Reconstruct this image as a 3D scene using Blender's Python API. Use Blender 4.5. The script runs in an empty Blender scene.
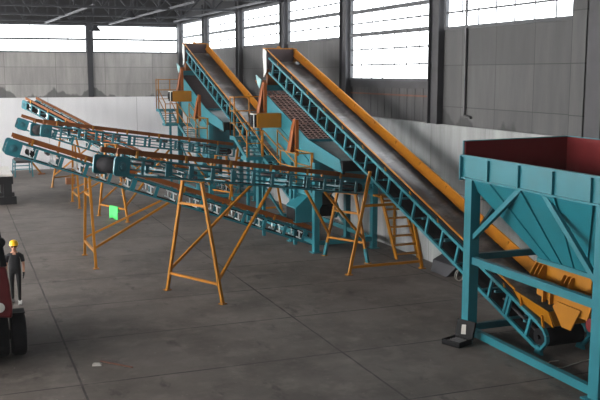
import bpy, bmesh, math, random
from mathutils import Vector, Matrix
random.seed(7)
SC = bpy.context.scene
COL = SC.collection
V = Vector

# ------------------------------------------------------------------ materials
def nodes_of(name):
    m = bpy.data.materials.new(name); m.use_nodes = True
    nt = m.node_tree
    b = nt.nodes.get('Principled BSDF')
    return m, nt, b

def lin(c):
    return tuple(((x/12.92) if x <= .04045 else ((x+.055)/1.055)**2.4) for x in c)

def mat(name, rgb, rough=.5, metal=0., var=.18, scale=3., bump=0., spec=.5, dirt=None, dirt_amt=.0, dirt_scale=1.2):
    """sRGB 0-255 base colour with noise variation, optional dirt patches and bump."""
    m, nt, b = nodes_of(name)
    N, L = nt.nodes, nt.links
    c = lin([x/255 for x in rgb])
    tc = N.new('ShaderNodeTexCoord')
    nz = N.new('ShaderNodeTexNoise'); nz.inputs['Scale'].default_value = scale; nz.inputs['Detail'].default_value = 6
    L.new(tc.outputs['Object'], nz.inputs['Vector'])
    rp = N.new('ShaderNodeValToRGB')
    rp.color_ramp.elements[0].position = .3; rp.color_ramp.elements[1].position = .7
    rp.color_ramp.elements[0].color = (*[x*(1-var) for x in c], 1)
    rp.color_ramp.elements[1].color = (*[min(1, x*(1+var)) for x in c], 1)
    L.new(nz.outputs['Fac'], rp.inputs['Fac'])
    out = rp.outputs['Color']
    if dirt:
        n2 = N.new('ShaderNodeTexNoise'); n2.inputs['Scale'].default_value = dirt_scale; n2.inputs['Detail'].default_value = 9
        n2.inputs['Roughness'].default_value = .65
        L.new(tc.outputs['Object'], n2.inputs['Vector'])
        r2 = N.new('ShaderNodeValToRGB')
        r2.color_ramp.elements[0].position = .5; r2.color_ramp.elements[1].position = .72
        r2.color_ramp.elements[0].color = (0, 0, 0, 1); r2.color_ramp.elements[1].color = (dirt_amt,)*3+(1,)
        L.new(n2.outputs['Fac'], r2.inputs['Fac'])
        mx = N.new('ShaderNodeMix'); mx.data_type = 'RGBA'
        L.new(r2.outputs['Color'], mx.inputs['Factor']); L.new(out, mx.inputs['A'])
        mx.inputs['B'].default_value = (*lin([x/255 for x in dirt]), 1)
        out = mx.outputs['Result']
    L.new(out, b.inputs['Base Color'])
    b.inputs['Roughness'].default_value = rough
    b.inputs['Metallic'].default_value = metal
    b.inputs['Specular IOR Level'].default_value = spec
    if bump:
        bp = N.new('ShaderNodeBump'); bp.inputs['Strength'].default_value = bump; bp.inputs['Distance'].default_value = .02
        L.new(nz.outputs['Fac'], bp.inputs['Height']); L.new(bp.outputs['Normal'], b.inputs['Normal'])
    return m

def emit(name, rgb, s):
    m = bpy.data.materials.new(name); m.use_nodes = True
    nt = m.node_tree; nt.nodes.clear()
    e = nt.nodes.new('ShaderNodeEmission'); o = nt.nodes.new('ShaderNodeOutputMaterial')
    e.inputs['Color'].default_value = (*rgb, 1); e.inputs['Strength'].default_value = s
    nt.links.new(e.outputs[0], o.inputs[0])
    return m

PANE = 8.5
M = dict(
    teal=mat('teal_paint', (32, 108, 120), .42, var=.08, scale=1.5, spec=.35, dirt=(48, 92, 98), dirt_amt=.35),
    tealdeep=mat('teal_paint_worn', (28, 92, 104), .5, var=.12, scale=2., dirt=(60, 90, 92), dirt_amt=.4),
    orange=mat('orange_paint', (158, 102, 10), .45, var=.10, spec=.3, scale=2., dirt=(150, 92, 30), dirt_amt=.4),
    rust=mat('orange_primer', (124, 68, 18), .55, var=.14, spec=.3, scale=2.5, dirt=(120, 66, 36), dirt_amt=.5),
    red=mat('red_oxide', (100, 28, 30), .7, var=.12, spec=.2, scale=1.4, dirt=(96, 36, 36), dirt_amt=.5),
    fin=mat('orange_red_paint', (146, 76, 22), .5, var=.12, spec=.3),
    wing=mat('pale_teal_plate', (128, 170, 174), .5, var=.1),
    amber=mat('bright_orange_paint', (190, 120, 24), .45, var=.08, spec=.3),
    redpaint=mat('red_vehicle_paint', (98, 18, 24), .4, var=.1),
    belt=mat('belt_rubber', (78, 76, 77), .36, var=.2, scale=1.6, dirt=(170, 168, 166), dirt_amt=.75, dirt_scale=1.1),  # pale patches: dust, plus window reflections put into the colour
    rubber=mat('black_rubber', (22, 22, 25), .85, var=.2, spec=.15),
    steel=mat('dark_steel', (70, 70, 72), .5, .5, var=.2),
    black=mat('black_paint', (20, 20, 23), .7, var=.2, spec=.2),
    bright=mat('zinc_plate', (226, 234, 236), .5, .1, var=.1),
    lip=mat('bare_steel_plate', (196, 206, 210), .35, .2, var=.15, scale=2),
    pale=mat('pale_panel', (214, 216, 214), .5, var=.06),
    mesh=mat('rusty_wire', (172, 142, 136), .6, .2, var=.35, scale=5),
    pink=mat('mesh_clamp', (190, 140, 128), .6, var=.3, scale=8),
    deck=mat('rubber_deck', (66, 50, 54), .6, var=.15),
    cloth=mat('green_cloth', (74, 200, 104), .8, var=.08),
    wood=mat('pale_planks', (206, 204, 200), .7, var=.1, scale=6),
    carton=mat('brown_carton', (142, 92, 58), .8, var=.1),
    skin=mat('skin', (190, 138, 112), .5, var=.05),
    shirt=mat('navy_shirt', (13, 14, 21), .8, var=.1),
    trouser=mat('black_trousers', (13, 13, 17), .85, var=.1),
    glove=mat('black_gloves', (20, 20, 22), .7, var=.1),
    shoe=mat('grey_shoes', (70, 68, 66), .7, var=.1),
    sole=mat('white_trainer', (200, 200, 198), .7, var=.05),
    helmet=mat('yellow_helmet', (246, 190, 22), .3, var=.03),
    lens=mat('dark_lens', (12, 12, 14), .15, var=.0),
    hair=mat('dark_hair', (40, 34, 30), .8, var=.1),
    column=mat('dark_column_steel', (50, 50, 54), .6, .2, var=.2, scale=2),
    truss=mat('grey_roof_steel', (36, 37, 43), .65, .1, var=.15),
    conduit=mat('pale_roof_strut', (78, 79, 84), .6, var=.1),
    roof=mat('dark_roof_sheet', (20, 21, 26), .7, var=.2, scale=.6),
    lamp=mat('lamp_shade_grey', (40, 42, 48), .5, .3, var=.1),
    glasslamp=mat('headlamp_glass', (225, 225, 220), .15, var=.0),
    block=mat('dark_steel_bin', (50, 50, 56), .5, .2, var=.12, scale=2),
    cable=mat('pale_cable', (168, 164, 156), .6, var=.05),
    stick=mat('rusty_bar', (96, 62, 50), .8, var=.2),
    litter=mat('pale_litter', (170, 166, 160), .8, var=.1),
    frame=mat('window_frame_steel', (60, 62, 66), .6, var=.1),
    oil=mat('oil_stain', (30, 28, 27), .35, var=.2),
)
M['pane'] = emit('daylit_frosted_glazing', (.93, .97, 1.), 3.6)
M['pane_front'] = emit('front_fill_glazing', (.95, .97, 1.), 1.5)  # unseen front windows, added as fill from the camera side
M['pane_left'] = emit('left_fill_glazing', (1., .98, .95), 17.)  # unseen left windows, their glow raised to light the hall

# ---- setting materials
def wall_mat(name, base, dark, pw, ph, axis, stain_z=None, streak=.35, sheet=False):
    m, nt, b = nodes_of(name); N, L = nt.nodes, nt.links
    tc = N.new('ShaderNodeTexCoord')
    sp = N.new('ShaderNodeSeparateXYZ'); L.new(tc.outputs['Object'], sp.inputs[0])
    cb = N.new('ShaderNodeCombineXYZ')
    L.new(sp.outputs[axis], cb.inputs[0]); L.new(sp.outputs['Z'], cb.inputs[1])
    br = N.new('ShaderNodeTexBrick'); br.offset = .0
    br.inputs['Scale'].default_value = 1; br.inputs['Brick Width'].default_value = pw; br.inputs['Row Height'].default_value = ph
    br.inputs['Mortar Size'].default_value = .014
    br.inputs['Color1'].default_value = (*lin([x/255 for x in base]), 1)
    br.inputs['Color2'].default_value = (*lin([x/255*.88 for x in base]), 1)
    br.inputs['Mortar'].default_value = (*lin([x/255*.62 for x in base]), 1)
    L.new(cb.outputs[0], br.inputs['Vector'])
    # vertical streaks of grime
    mp = N.new('ShaderNodeMapping'); mp.inputs['Scale'].default_value = (1.6, .22, 1)
    L.new(cb.outputs[0], mp.inputs[0])
    nz = N.new('ShaderNodeTexNoise'); nz.inputs['Scale'].default_value = 1.3; nz.inputs['Detail'].default_value = 8; nz.inputs['Roughness'].default_value = .65
    L.new(mp.outputs[0], nz.inputs['Vector'])
    r1 = N.new('ShaderNodeValToRGB'); r1.color_ramp.elements[0].position = .38; r1.color_ramp.elements[1].position = .72
    r1.color_ramp.elements[0].color = (0,)*3+(1,); r1.color_ramp.elements[1].color = (streak,)*3+(1,)
    L.new(nz.outputs['Fac'], r1.inputs['Fac'])
    mx = N.new('ShaderNodeMix'); mx.data_type = 'RGBA'
    L.new(r1.outputs['Color'], mx.inputs['Factor']); L.new(br.outputs['Color'], mx.inputs['A'])
    mx.inputs['B'].default_value = (*lin([x/255 for x in dark]), 1)
    out = mx.outputs['Result']
    if stain_z:
        z0, z1 = stain_z
        mp2 = N.new('ShaderNodeMapping'); mp2.inputs['Scale'].default_value = (.5, .02, 1); mp2.inputs['Location'].default_value = (3.7, .4, 0)
        L.new(cb.outputs[0], mp2.inputs[0])
        n2 = N.new('ShaderNodeTexNoise'); n2.inputs['Scale'].default_value = 1.; n2.inputs['Detail'].default_value = 3
        L.new(mp2.outputs[0], n2.inputs['Vector'])
        ma = N.new('ShaderNodeMapRange'); ma.inputs['From Min'].default_value = .38; ma.inputs['From Max'].default_value = .62
        ma.inputs['To Min'].default_value = z0-.2; ma.inputs['To Max'].default_value = z1
        L.new(n2.outputs['Fac'], ma.inputs['Value'])
        sb = N.new('ShaderNodeMath'); sb.operation = 'SUBTRACT'; L.new(ma.outputs[0], sb.inputs[0]); L.new(sp.outputs['Z'], sb.inputs[1])
        n3 = N.new('ShaderNodeTexNoise'); n3.inputs['Scale'].default_value = 2.2
        L.new(cb.outputs[0], n3.inputs['Vector'])
        md = N.new('ShaderNodeMath'); md.operation = 'MULTIPLY_ADD'; md.inputs[1].default_value = .4; md.inputs[2].default_value = -.18
        L.new(n3.outputs['Fac'], md.inputs[0])
        ad = N.new('ShaderNodeMath'); ad.operation = 'ADD'; L.new(sb.outputs[0], ad.inputs[0]); L.new(md.outputs[0], ad.inputs[1])
        m2 = N.new('ShaderNodeMapRange'); m2.inputs['From Min'].default_value = 0; m2.inputs['From Max'].default_value = .12
        m2.inputs['To Max'].default_value = .8
        L.new(ad.outputs[0], m2.inputs['Value'])
        mx2 = N.new('ShaderNodeMix'); mx2.data_type = 'RGBA'
        L.new(m2.outputs[0], mx2.inputs['Factor']); L.new(out, mx2.inputs['A'])
        mx2.inputs['B'].default_value = (*lin([x/255*.8 for x in dark]), 1)
        out = mx2.outputs['Result']
    L.new(out, b.inputs['Base Color']); b.inputs['Roughness'].default_value = .85
    bp = N.new('ShaderNodeBump'); bp.inputs['Strength'].default_value = .15; bp.inputs['Distance'].default_value = .03
    L.new(nz.outputs['Fac'], bp.inputs['Height']); L.new(bp.outputs['Normal'], b.inputs['Normal'])
    return m

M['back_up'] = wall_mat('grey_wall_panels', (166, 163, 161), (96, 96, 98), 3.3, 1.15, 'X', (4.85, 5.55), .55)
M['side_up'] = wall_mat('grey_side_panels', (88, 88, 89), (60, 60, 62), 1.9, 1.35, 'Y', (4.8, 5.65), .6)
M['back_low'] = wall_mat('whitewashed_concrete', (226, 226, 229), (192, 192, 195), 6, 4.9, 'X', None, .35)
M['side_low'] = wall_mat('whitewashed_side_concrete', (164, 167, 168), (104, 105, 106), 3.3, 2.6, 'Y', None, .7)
M['sheet'] = wall_mat('dark_sheet_cladding', (78, 78, 80), (50, 50, 52), .6, 3., 'Y', None, .5)

def floor_mat():
    m, nt, b = nodes_of('stained_concrete_floor'); N, L = nt.nodes, nt.links
    tc = N.new('ShaderNodeTexCoord')
    mp = N.new('ShaderNodeMapping'); mp.inputs['Location'].default_value = (-2.25+60, -18.25+65, 0)
    L.new(tc.outputs['Object'], mp.inputs[0])
    wob = N.new('ShaderNodeTexNoise'); wob.inputs['Scale'].default_value = 1.1; wob.inputs['Detail'].default_value = 4
    L.new(tc.outputs['Object'], wob.inputs['Vector'])
    wm = N.new('ShaderNodeVectorMath'); wm.operation = 'MULTIPLY_ADD'; wm.inputs[1].default_value = (.05, .05, 0)
    L.new(wob.outputs['Color'], wm.inputs[0]); L.new(mp.outputs[0], wm.inputs[2])
    br = N.new('ShaderNodeTexBrick'); br.offset = 0.
    br.inputs['Scale'].default_value = 1; br.inputs['Brick Width'].default_value = 6.0; br.inputs['Row Height'].default_value = 3.25
    br.inputs['Mortar Size'].default_value = .03; br.inputs['Mortar Smooth'].default_value = .4
    c = (104, 97, 92)
    br.inputs['Color1'].default_value = (*lin([x/255 for x in c]), 1)
    br.inputs['Color2'].default_value = (*lin([x/255*.93 for x in c]), 1)
    br.inputs['Mortar'].default_value = (*lin([x/255*.38 for x in c]), 1)
    L.new(wm.outputs[0], br.inputs['Vector'])
    def mixin(prev, scale, p0, p1, amt, col, detail=10, rough=.65, loc=(0, 0, 0), stretch=(1, 1, 1)):
        mpp = N.new('ShaderNodeMapping'); mpp.inputs['Location'].default_value = loc; mpp.inputs['Scale'].default_value = stretch
        L.new(tc.outputs['Object'], mpp.inputs[0])
        nz = N.new('ShaderNodeTexNoise'); nz.inputs['Scale'].default_value = scale; nz.inputs['Detail'].default_value = detail; nz.inputs['Roughness'].default_value = rough
        L.new(mpp.outputs[0], nz.inputs['Vector'])
        rp = N.new('ShaderNodeValToRGB'); rp.color_ramp.elements[0].position = p0; rp.color_ramp.elements[1].position = p1
        rp.color_ramp.elements[0].color = (0, 0, 0, 1); rp.color_ramp.elements[1].color = (amt,)*3+(1,)
        L.new(nz.outputs['Fac'], rp.inputs['Fac'])
        mx = N.new('ShaderNodeMix'); mx.data_type = 'RGBA'
        L.new(rp.outputs['Color'], mx.inputs['Factor']); L.new(prev, mx.inputs['A'])
        mx.inputs['B'].default_value = (*lin([x/255 for x in col]), 1)
        return mx.outputs['Result'], nz
    o, n1 = mixin(br.outputs['Color'], .4, .4, .66, .8, (64, 58, 54))
    o, n2 = mixin(o, 1.3, .5, .7, .5, (130, 122, 117), loc=(4, 9, 0))
    o, n3 = mixin(o, 1.0, .6, .68, .6, (44, 40, 38), loc=(11, 3, 0), stretch=(1.6, .7, 1))
    o, n4 = mixin(o, 12, .66, .72, .6, (158, 152, 146), detail=3)
    L.new(o, b.inputs['Base Color'])
    rr = N.new('ShaderNodeMapRange'); rr.inputs['To Min'].default_value = .5; rr.inputs['To Max'].default_value = .85
    L.new(n2.outputs['Fac'], rr.inputs['Value']); L.new(rr.outputs[0], b.inputs['Roughness'])
    b.inputs['Specular IOR Level'].default_value = .35
    bp = N.new('ShaderNodeBump'); bp.inputs['Strength'].default_value = .2; bp.inputs['Distance'].default_value = .02
    L.new(n2.outputs['Fac'], bp.inputs['Height']); L.new(bp.outputs['Normal'], b.inputs['Normal'])
    return m
M['floor'] = floor_mat()

# ------------------------------------------------------------------ mesh builder
class MB:
    def __init__(self): self.v = []; self.f = []
    def poly(self, pts, faces):
        o = len(self.v); self.v += [tuple(p) for p in pts]; self.f += [tuple(i+o for i in f) for f in faces]; return self
    def box(self, x0, x1, y0, y1, z0, z1):
        return self.poly([(x0,y0,z0),(x1,y0,z0),(x1,y1,z0),(x0,y1,z0),(x0,y0,z1),(x1,y0,z1),(x1,y1,z1),(x0,y1,z1)],
            [(0,3,2,1),(4,5,6,7),(0,1,5,4),(1,2,6,5),(2,3,7,6),(3,0,4,7)])
    def bar(self, p0, p1, w, h=None, up=(0,0,1)):
        """rectangular bar from p0 to p1; w across, h along `up`."""
        h = h or w; p0, p1 = V(p0), V(p1); d = (p1-p0).normalized(); u = V(up)
        if abs(d.dot(u)) > .97: u = V((0,1,0)) if abs(d.y) < .9 else V((1,0,0))
        s = d.cross(u).normalized(); u = s.cross(d).normalized()
        s *= w/2; u *= h/2
        pts = [p0-s-u, p0+s-u, p0+s+u, p0-s+u, p1-s-u, p1+s-u, p1+s+u, p1-s+u]
        return self.poly(pts, [(0,3,2,1),(4,5,6,7),(0,1,5,4),(1,2,6,5),(2,3,7,6),(3,0,4,7)])
    def tube(self, p0, p1, r, n=10, r1=None):
        p0, p1 = V(p0), V(p1); d = (p1-p0).normalized(); r1 = r if r1 is None else r1
        a = d.orthogonal().normalized(); b = d.cross(a)
        pts = []
        for p, rr in ((p0, r), (p1, r1)):
            for i in range(n):
                t = 2*math.pi*i/n; pts.append(p+(a*math.cos(t)+b*math.sin(t))*rr)
        fs = [(i, (i+1) % n, n+(i+1) % n, n+i) for i in range(n)]
        fs += [tuple(range(n-1, -1, -1)), tuple(range(n, 2*n))]
        return self.poly(pts, fs)
    def prism(self, prof, axis, a0, a1):
        """profile polygon extruded along an axis: axis 'x' -> prof in (y,z), 'y' -> (x,z), 'z' -> (x,y)."""
        def mk(p, a): return {'x': (a, p[0], p[1]), 'y': (p[0], a, p[1]), 'z': (p[0], p[1], a)}[axis]
        n = len(prof)
        pts = [mk(p, a0) for p in prof]+[mk(p, a1) for p in prof]
        fs = [(i, (i+1) % n, n+(i+1) % n, n+i) for i in range(n)]+[tuple(range(n-1, -1, -1)), tuple(range(n, 2*n))]
        return self.poly(pts, fs)
    def path(self, pts, r, n=8):
        for a, b in zip(pts, pts[1:]): self.tube(a, b, r, n)
        return self
    def lathe(self, prof, c, axis=(0,0,1), n=20):
        """prof list of (r, h) revolved round `axis` through c."""
        ax = V(axis).normalized(); a = ax.orthogonal().normalized(); b = ax.cross(a); c = V(c)
        pts = []
        for r, h in prof:
            for i in range(n):
                t = 2*math.pi*i/n; pts.append(c+ax*h+(a*math.cos(t)+b*math.sin(t))*r)
        fs = []
        for k in range(len(prof)-1):
            for i in range(n):
                fs.append((k*n+i, k*n+(i+1) % n, (k+1)*n+(i+1) % n, (k+1)*n+i))
        fs += [tuple(range(n-1, -1, -1)), tuple(range((len(prof)-1)*n, len(prof)*n))]
        return self.poly(pts, fs)

def obj(name, mb, m, parent=None, smooth=False, bevel=0, label=None):
    me = bpy.data.meshes.new(name); me.from_pydata(mb.v, [], mb.f)
    bm = bmesh.new(); bm.from_mesh(me); bmesh.ops.recalc_face_normals(bm, faces=bm.faces); bm.to_mesh(me); bm.free()
    me.materials.append(M[m] if isinstance(m, str) else m)
    o = bpy.data.objects.new(name, me); COL.objects.link(o)
    if parent: o.parent = parent
    if smooth:
        for p in me.polygons: p.use_smooth = True
        me.set_sharp_from_angle(angle=math.radians(40))
    if bevel:
        b = o.modifiers.new('Bevel', 'BEVEL'); b.width = bevel; b.segments = 2; b.limit_method = 'ANGLE'
    if label: o['label'] = label
    return o

def thing(name, label, cat, loc=(0,0,0), rot=0, group=None):
    o = bpy.data.objects.new(name, None); COL.objects.link(o); o.empty_display_size = .2
    o.location = loc; o.rotation_euler = (0, 0, rot); tag(o, label, cat, group); return o
def tag(o, label, cat, group=None):
    o['label'] = label; o['category'] = cat
    if group: o['group'] = group
    return o
def struct(name, mb, m, parent=None, **k):
    o = obj(name, mb, m, parent, **k)
    if parent is None: o['kind'] = 'structure'
    return o
def copy_tree(o, parent=None):
    c = o.copy(); COL.objects.link(c)
    if parent: c.parent = parent
    for ch in list(o.children): copy_tree(ch, c)
    return c

# ------------------------------------------------------------------ the hall
XW, YB, XL, YF = 15.28, 62., -16., -6.
struct('floor', MB().box(XL-.4, XW+.4, YF-.4, YB+.4, -.3, 0), 'floor')

# back wall: whitewashed foot, grey panels, window band, dark cladding over it
w = struct('wall_back', MB().box(XL, XW, YB, YB+.4, 4.86, 7.9), 'back_up')
obj('plinth', MB().box(XL, XW, YB-.1, YB+.4, 0, 4.86), 'back_low', w)
obj('top_cladding', MB().box(XL, XW, YB+.1, YB+.4, 9.72, 13.5), 'roof', w)
cols = [-15.6, -9.0, 1.1, 8.9]
for i, x in enumerate((-5.2, 1.1, 8.9)):
    struct('trim_%d' % (i+1), MB().bar((x, YB-.06, 4.86), (x, YB-.06, 10.6), .36, .12, up=(0,1,0)), 'truss')
spans = [(-15.9, -5.4), (-5.0, .9), (1.3, 8.7), (9.1, 15.0)]
wn = 0
def window(n, axis, a0, a1, z0, z1, at, thick, thin, step, inward, pane='pane'):
    """glazed band in a wall; axis 'x' runs along x at y=at, 'y' along y at x=at."""
    def bx(mb, p0, p1, q0, q1, d0, d1):
        d0, d1 = at+inward*d0, at+inward*d1
        d0, d1 = min(d0, d1), max(d0, d1)
        return mb.box(p0, p1, d0, d1, q0, q1) if axis == 'x' else mb.box(d0, d1, p0, p1, q0, q1)
    fr = MB()
    bx(fr, a0, a1, z0-.04, z0+.06, -.02, .1); bx(fr, a0, a1, z1-.06, z1+.06, -.02, .1)
    bx(fr, a0, a0+.06, z0, z1, -.02, .08); bx(fr, a1-.06, a1, z0, z1, -.02, .08)
    f = struct('window_%d' % n, fr, 'frame')
    for z in thick: obj('transom', bx(MB(), a0, a1, z-.07, z+.07, -.02, .1), 'frame', f)
    for z in thin: obj('glazing_bar', bx(MB(), a0, a1, z-.03, z+.03, -.01, .03), 'frame', f)
    k = max(1, round((a1-a0)/step))
    for i in range(1, k):
        p = a0+(a1-a0)*i/k
        obj('glazing_bar', bx(MB(), p-.018, p+.018, z0, z1, -.01, .02), 'frame', f)
    obj('pane', bx(MB(), a0, a1, z0, z1, -.12, -.08), pane, f)
for a0, a1 in spans:
    wn += 1; window(wn, 'x', a0, a1, 7.9, 9.72, YB, [8.77], [], 1.2, -1)

# right wall
colY = [19.2, 26.15, 33.55, 40.8, 48.0, 55.2, 61.7]
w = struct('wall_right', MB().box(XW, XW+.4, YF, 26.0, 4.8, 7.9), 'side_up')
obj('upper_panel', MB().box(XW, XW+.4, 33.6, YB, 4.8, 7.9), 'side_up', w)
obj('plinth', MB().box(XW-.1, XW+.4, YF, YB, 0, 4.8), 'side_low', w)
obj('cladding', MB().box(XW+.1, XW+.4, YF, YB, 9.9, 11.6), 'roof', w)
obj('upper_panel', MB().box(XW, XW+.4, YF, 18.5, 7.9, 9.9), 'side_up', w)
sh = MB()
y = 26.2
while y < 33.5:
    sh.box(XW+.12, XW+.2, y, min(y+.56, 33.5), 4.8, 6.0); sh.box(XW+.14, XW+.18, y+.5, y+.66, 4.8, 6.0); y += .6
obj('sheet_panel', sh, 'sheet', w)
obj('lintel', MB().box(XW-.02, XW+.3, 26.2, 33.5, 5.95, 6.22), 'column', w)
obj('rail', MB().bar((XW+.04, 26.3, 5.7), (XW+.04, 33.4, 5.7), .06), 'stick', w)
for i, yy in enumerate(colY[1:-1]):
    mb = MB(); d = XW-.02
    mb.box(d-.22, d, yy-.34, yy-.29, 4.8, 10.8).box(d-.22, d, yy+.29, yy+.34, 4.8, 10.8).box(d-.12, d-.07, yy-.3, yy+.3, 4.8, 10.8)
    struct('trim_%d' % (i+4), mb, 'column')
struct('trim_9', MB().box(XW-.25, XW, 18.45, 19.02, 0, 11), 'side_up')
struct('trim_10', MB().box(XW-.4, XW, 17.6, 18.2, 0, 11), 'column')
struct('trim_11', MB().box(XW-.3, XW, 61.5, 61.95, 0, 10.8), 'column')
bays = [(19.05, 25.7), (33.95, 40.35), (41.25, 47.55), (48.45, 54.75), (55.65, 61.5)]
wn += 1; window(wn, 'y', 26.55, 33.15, 6.25, 9.9, XW, [8.0, 8.9], [6.82, 7.42, 8.45, 9.4], .95, -1)
for a0, a1 in bays:
    wn += 1; window(wn, 'y', a0, a1, 7.93, 9.9, XW, [8.95], [8.45, 9.4], .95, -1)
# unseen left and front walls close the hall; glowing windows added as fill
w = struct('wall_left', MB().box(XL-.4, XL, YF, YB, 0, 5.), 'side_low')
obj('upper_panel', MB().box(XL-.4, XL, YF, YB, 9.9, 14), 'roof', w)
obj('pier', MB().box(XL-.4, XL, YF, 2.7, 5., 9.9), 'side_up', w)
obj('pier', MB().box(XL-.4, XL, 2.7, 10.2, 5., 9.9), 'side_up', w)
for k in range(0, 7):
    a0 = 10.2+7.5*k; a1 = a0+6.7
    obj('pier', MB().box(XL-.4, XL, a1, min(a1+.8, YB), 5., 9.9), 'side_up', w)
    wn += 1; window(wn, 'y', a0, min(a1, YB), 5., 9.9, XL, [6.6, 8.2], [], 1.2, 1, 'pane_left')
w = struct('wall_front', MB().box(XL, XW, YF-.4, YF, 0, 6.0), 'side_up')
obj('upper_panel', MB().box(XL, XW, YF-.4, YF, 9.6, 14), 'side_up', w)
for k in range(4):
    a0 = XL+.3+7.8*k
    obj('pier', MB().box(a0+7.1, a0+7.8, YF-.4, YF, 6., 9.6), 'side_up', w)
    wn += 1; window(wn, 'x', a0, a0+7.1, 6.0, 9.6, YF, [7.8], [], 1.2, 1, 'pane_front')

# roof: ridged dark sheets, trusses on every column line, struts along the hall
def roofz(x): return 11.5+(XW-x)*.07
rf = MB(); prof = []
n = 160; 
for i in range(n+1):
    yy = YF-.3+(YB-YF+.6)*i/n
    prof.append((yy, .06 if i % 2 else 0.))
pts = []; fs = []
for (yy, dz) in prof:
    for x in (XL-.4, XW+.4): pts.append((x, yy, roofz(x)+dz))
    for x in (XL-.4, XW+.4): pts.append((x, yy, roofz(x)+dz+.15))
for i in range(n):
    a, b_ = 4*i, 4*i+4
    fs += [(a, b_, b_+1, a+1), (a+2, a+3, b_+3, b_+2)]
rf.poly(pts, fs)
ceil = struct('ceiling', rf, 'roof')
for yy in [61.6]+colY[:-1][::-1]+[12.]:
    t = MB(); zb = 9.95
    t.bar((XL, yy, zb), (XW, yy, zb), .16, .12)
    t.bar((XL, yy, roofz(XL)-.12), (XW, yy, roofz(XW)-.12), .16, .12)
    x = XW-.1; k = 0
    while x > XL+1.5:
        t.bar((x, yy, zb), (x, yy, roofz(x)-.12), .09, .07)
        t.bar((x, yy, zb if k % 2 else roofz(x)-.12), (x-1.5, yy, roofz(x-1.5)-.12 if k % 2 else zb), .1, .08)
        x -= 1.5; k += 1
    obj('truss', t, 'truss', ceil)
for x in (12.9, 9.6, 5.2, 1.0, -3.5, -8):
    obj('purlin', MB().bar((x, YF, roofz(x)-.08), (x, YB, roofz(x)-.08), .12, .14), 'truss', ceil)
obj('roof_strut', MB().bar((6.0, 61.5, 9.8), (7.2, 48.0, 10.05), .11, .1), 'conduit', ceil)
obj('roof_strut', MB().bar((10.2, 61.5, 9.8), (11.6, 44, 10.05), .11, .1), 'conduit', ceil)
obj('roof_strut', MB().bar((XW-.6, 61.5, 10.05), (XW-.6, 33, 10.05), .1, .1), 'conduit', ceil)
def pendant(x, y, z, label, s=1.):
    t = thing('pendant_lamp', label, 'lamp', (x, y, z), 0, 'high bay lamps under the roof')
    obj('shade', MB().lathe([(.10*s, .42*s), (.14*s, .40*s), (.2*s, .25*s), (.42*s, 0), (.40*s, .0), (.18*s, .24*s), (.08*s, .38*s)], (0,0,0)), 'lamp', t, smooth=True)
    obj('bulb', MB().lathe([(.02, .3*s), (.1*s, .2*s), (.12*s, .1*s), (.05*s, .02*s)], (0,0,0)), 'pale', t, smooth=True)
    obj('hanger', MB().tube((0,0,.4*s), (0,0,10.0-z if z < 9.9 else roofz(x)-z), .02), 'black', t)
pendant(9.2, 61.2, 9.3, 'bell shaped grey lamp hanging in front of the back window beside its post', 1.0)
pendant(10.4, 55.0, 9.86, 'dark bell lamp hanging high under the roof, second from the back post')
pendant(11.6, 55.0, 9.84, 'dark bell lamp hanging under the roof nearest the back corner')
pendant(12.0, 40.7, 9.95, 'large dark lamp hanging from the roof above the sloping belt conveyors', 1.1)

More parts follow.
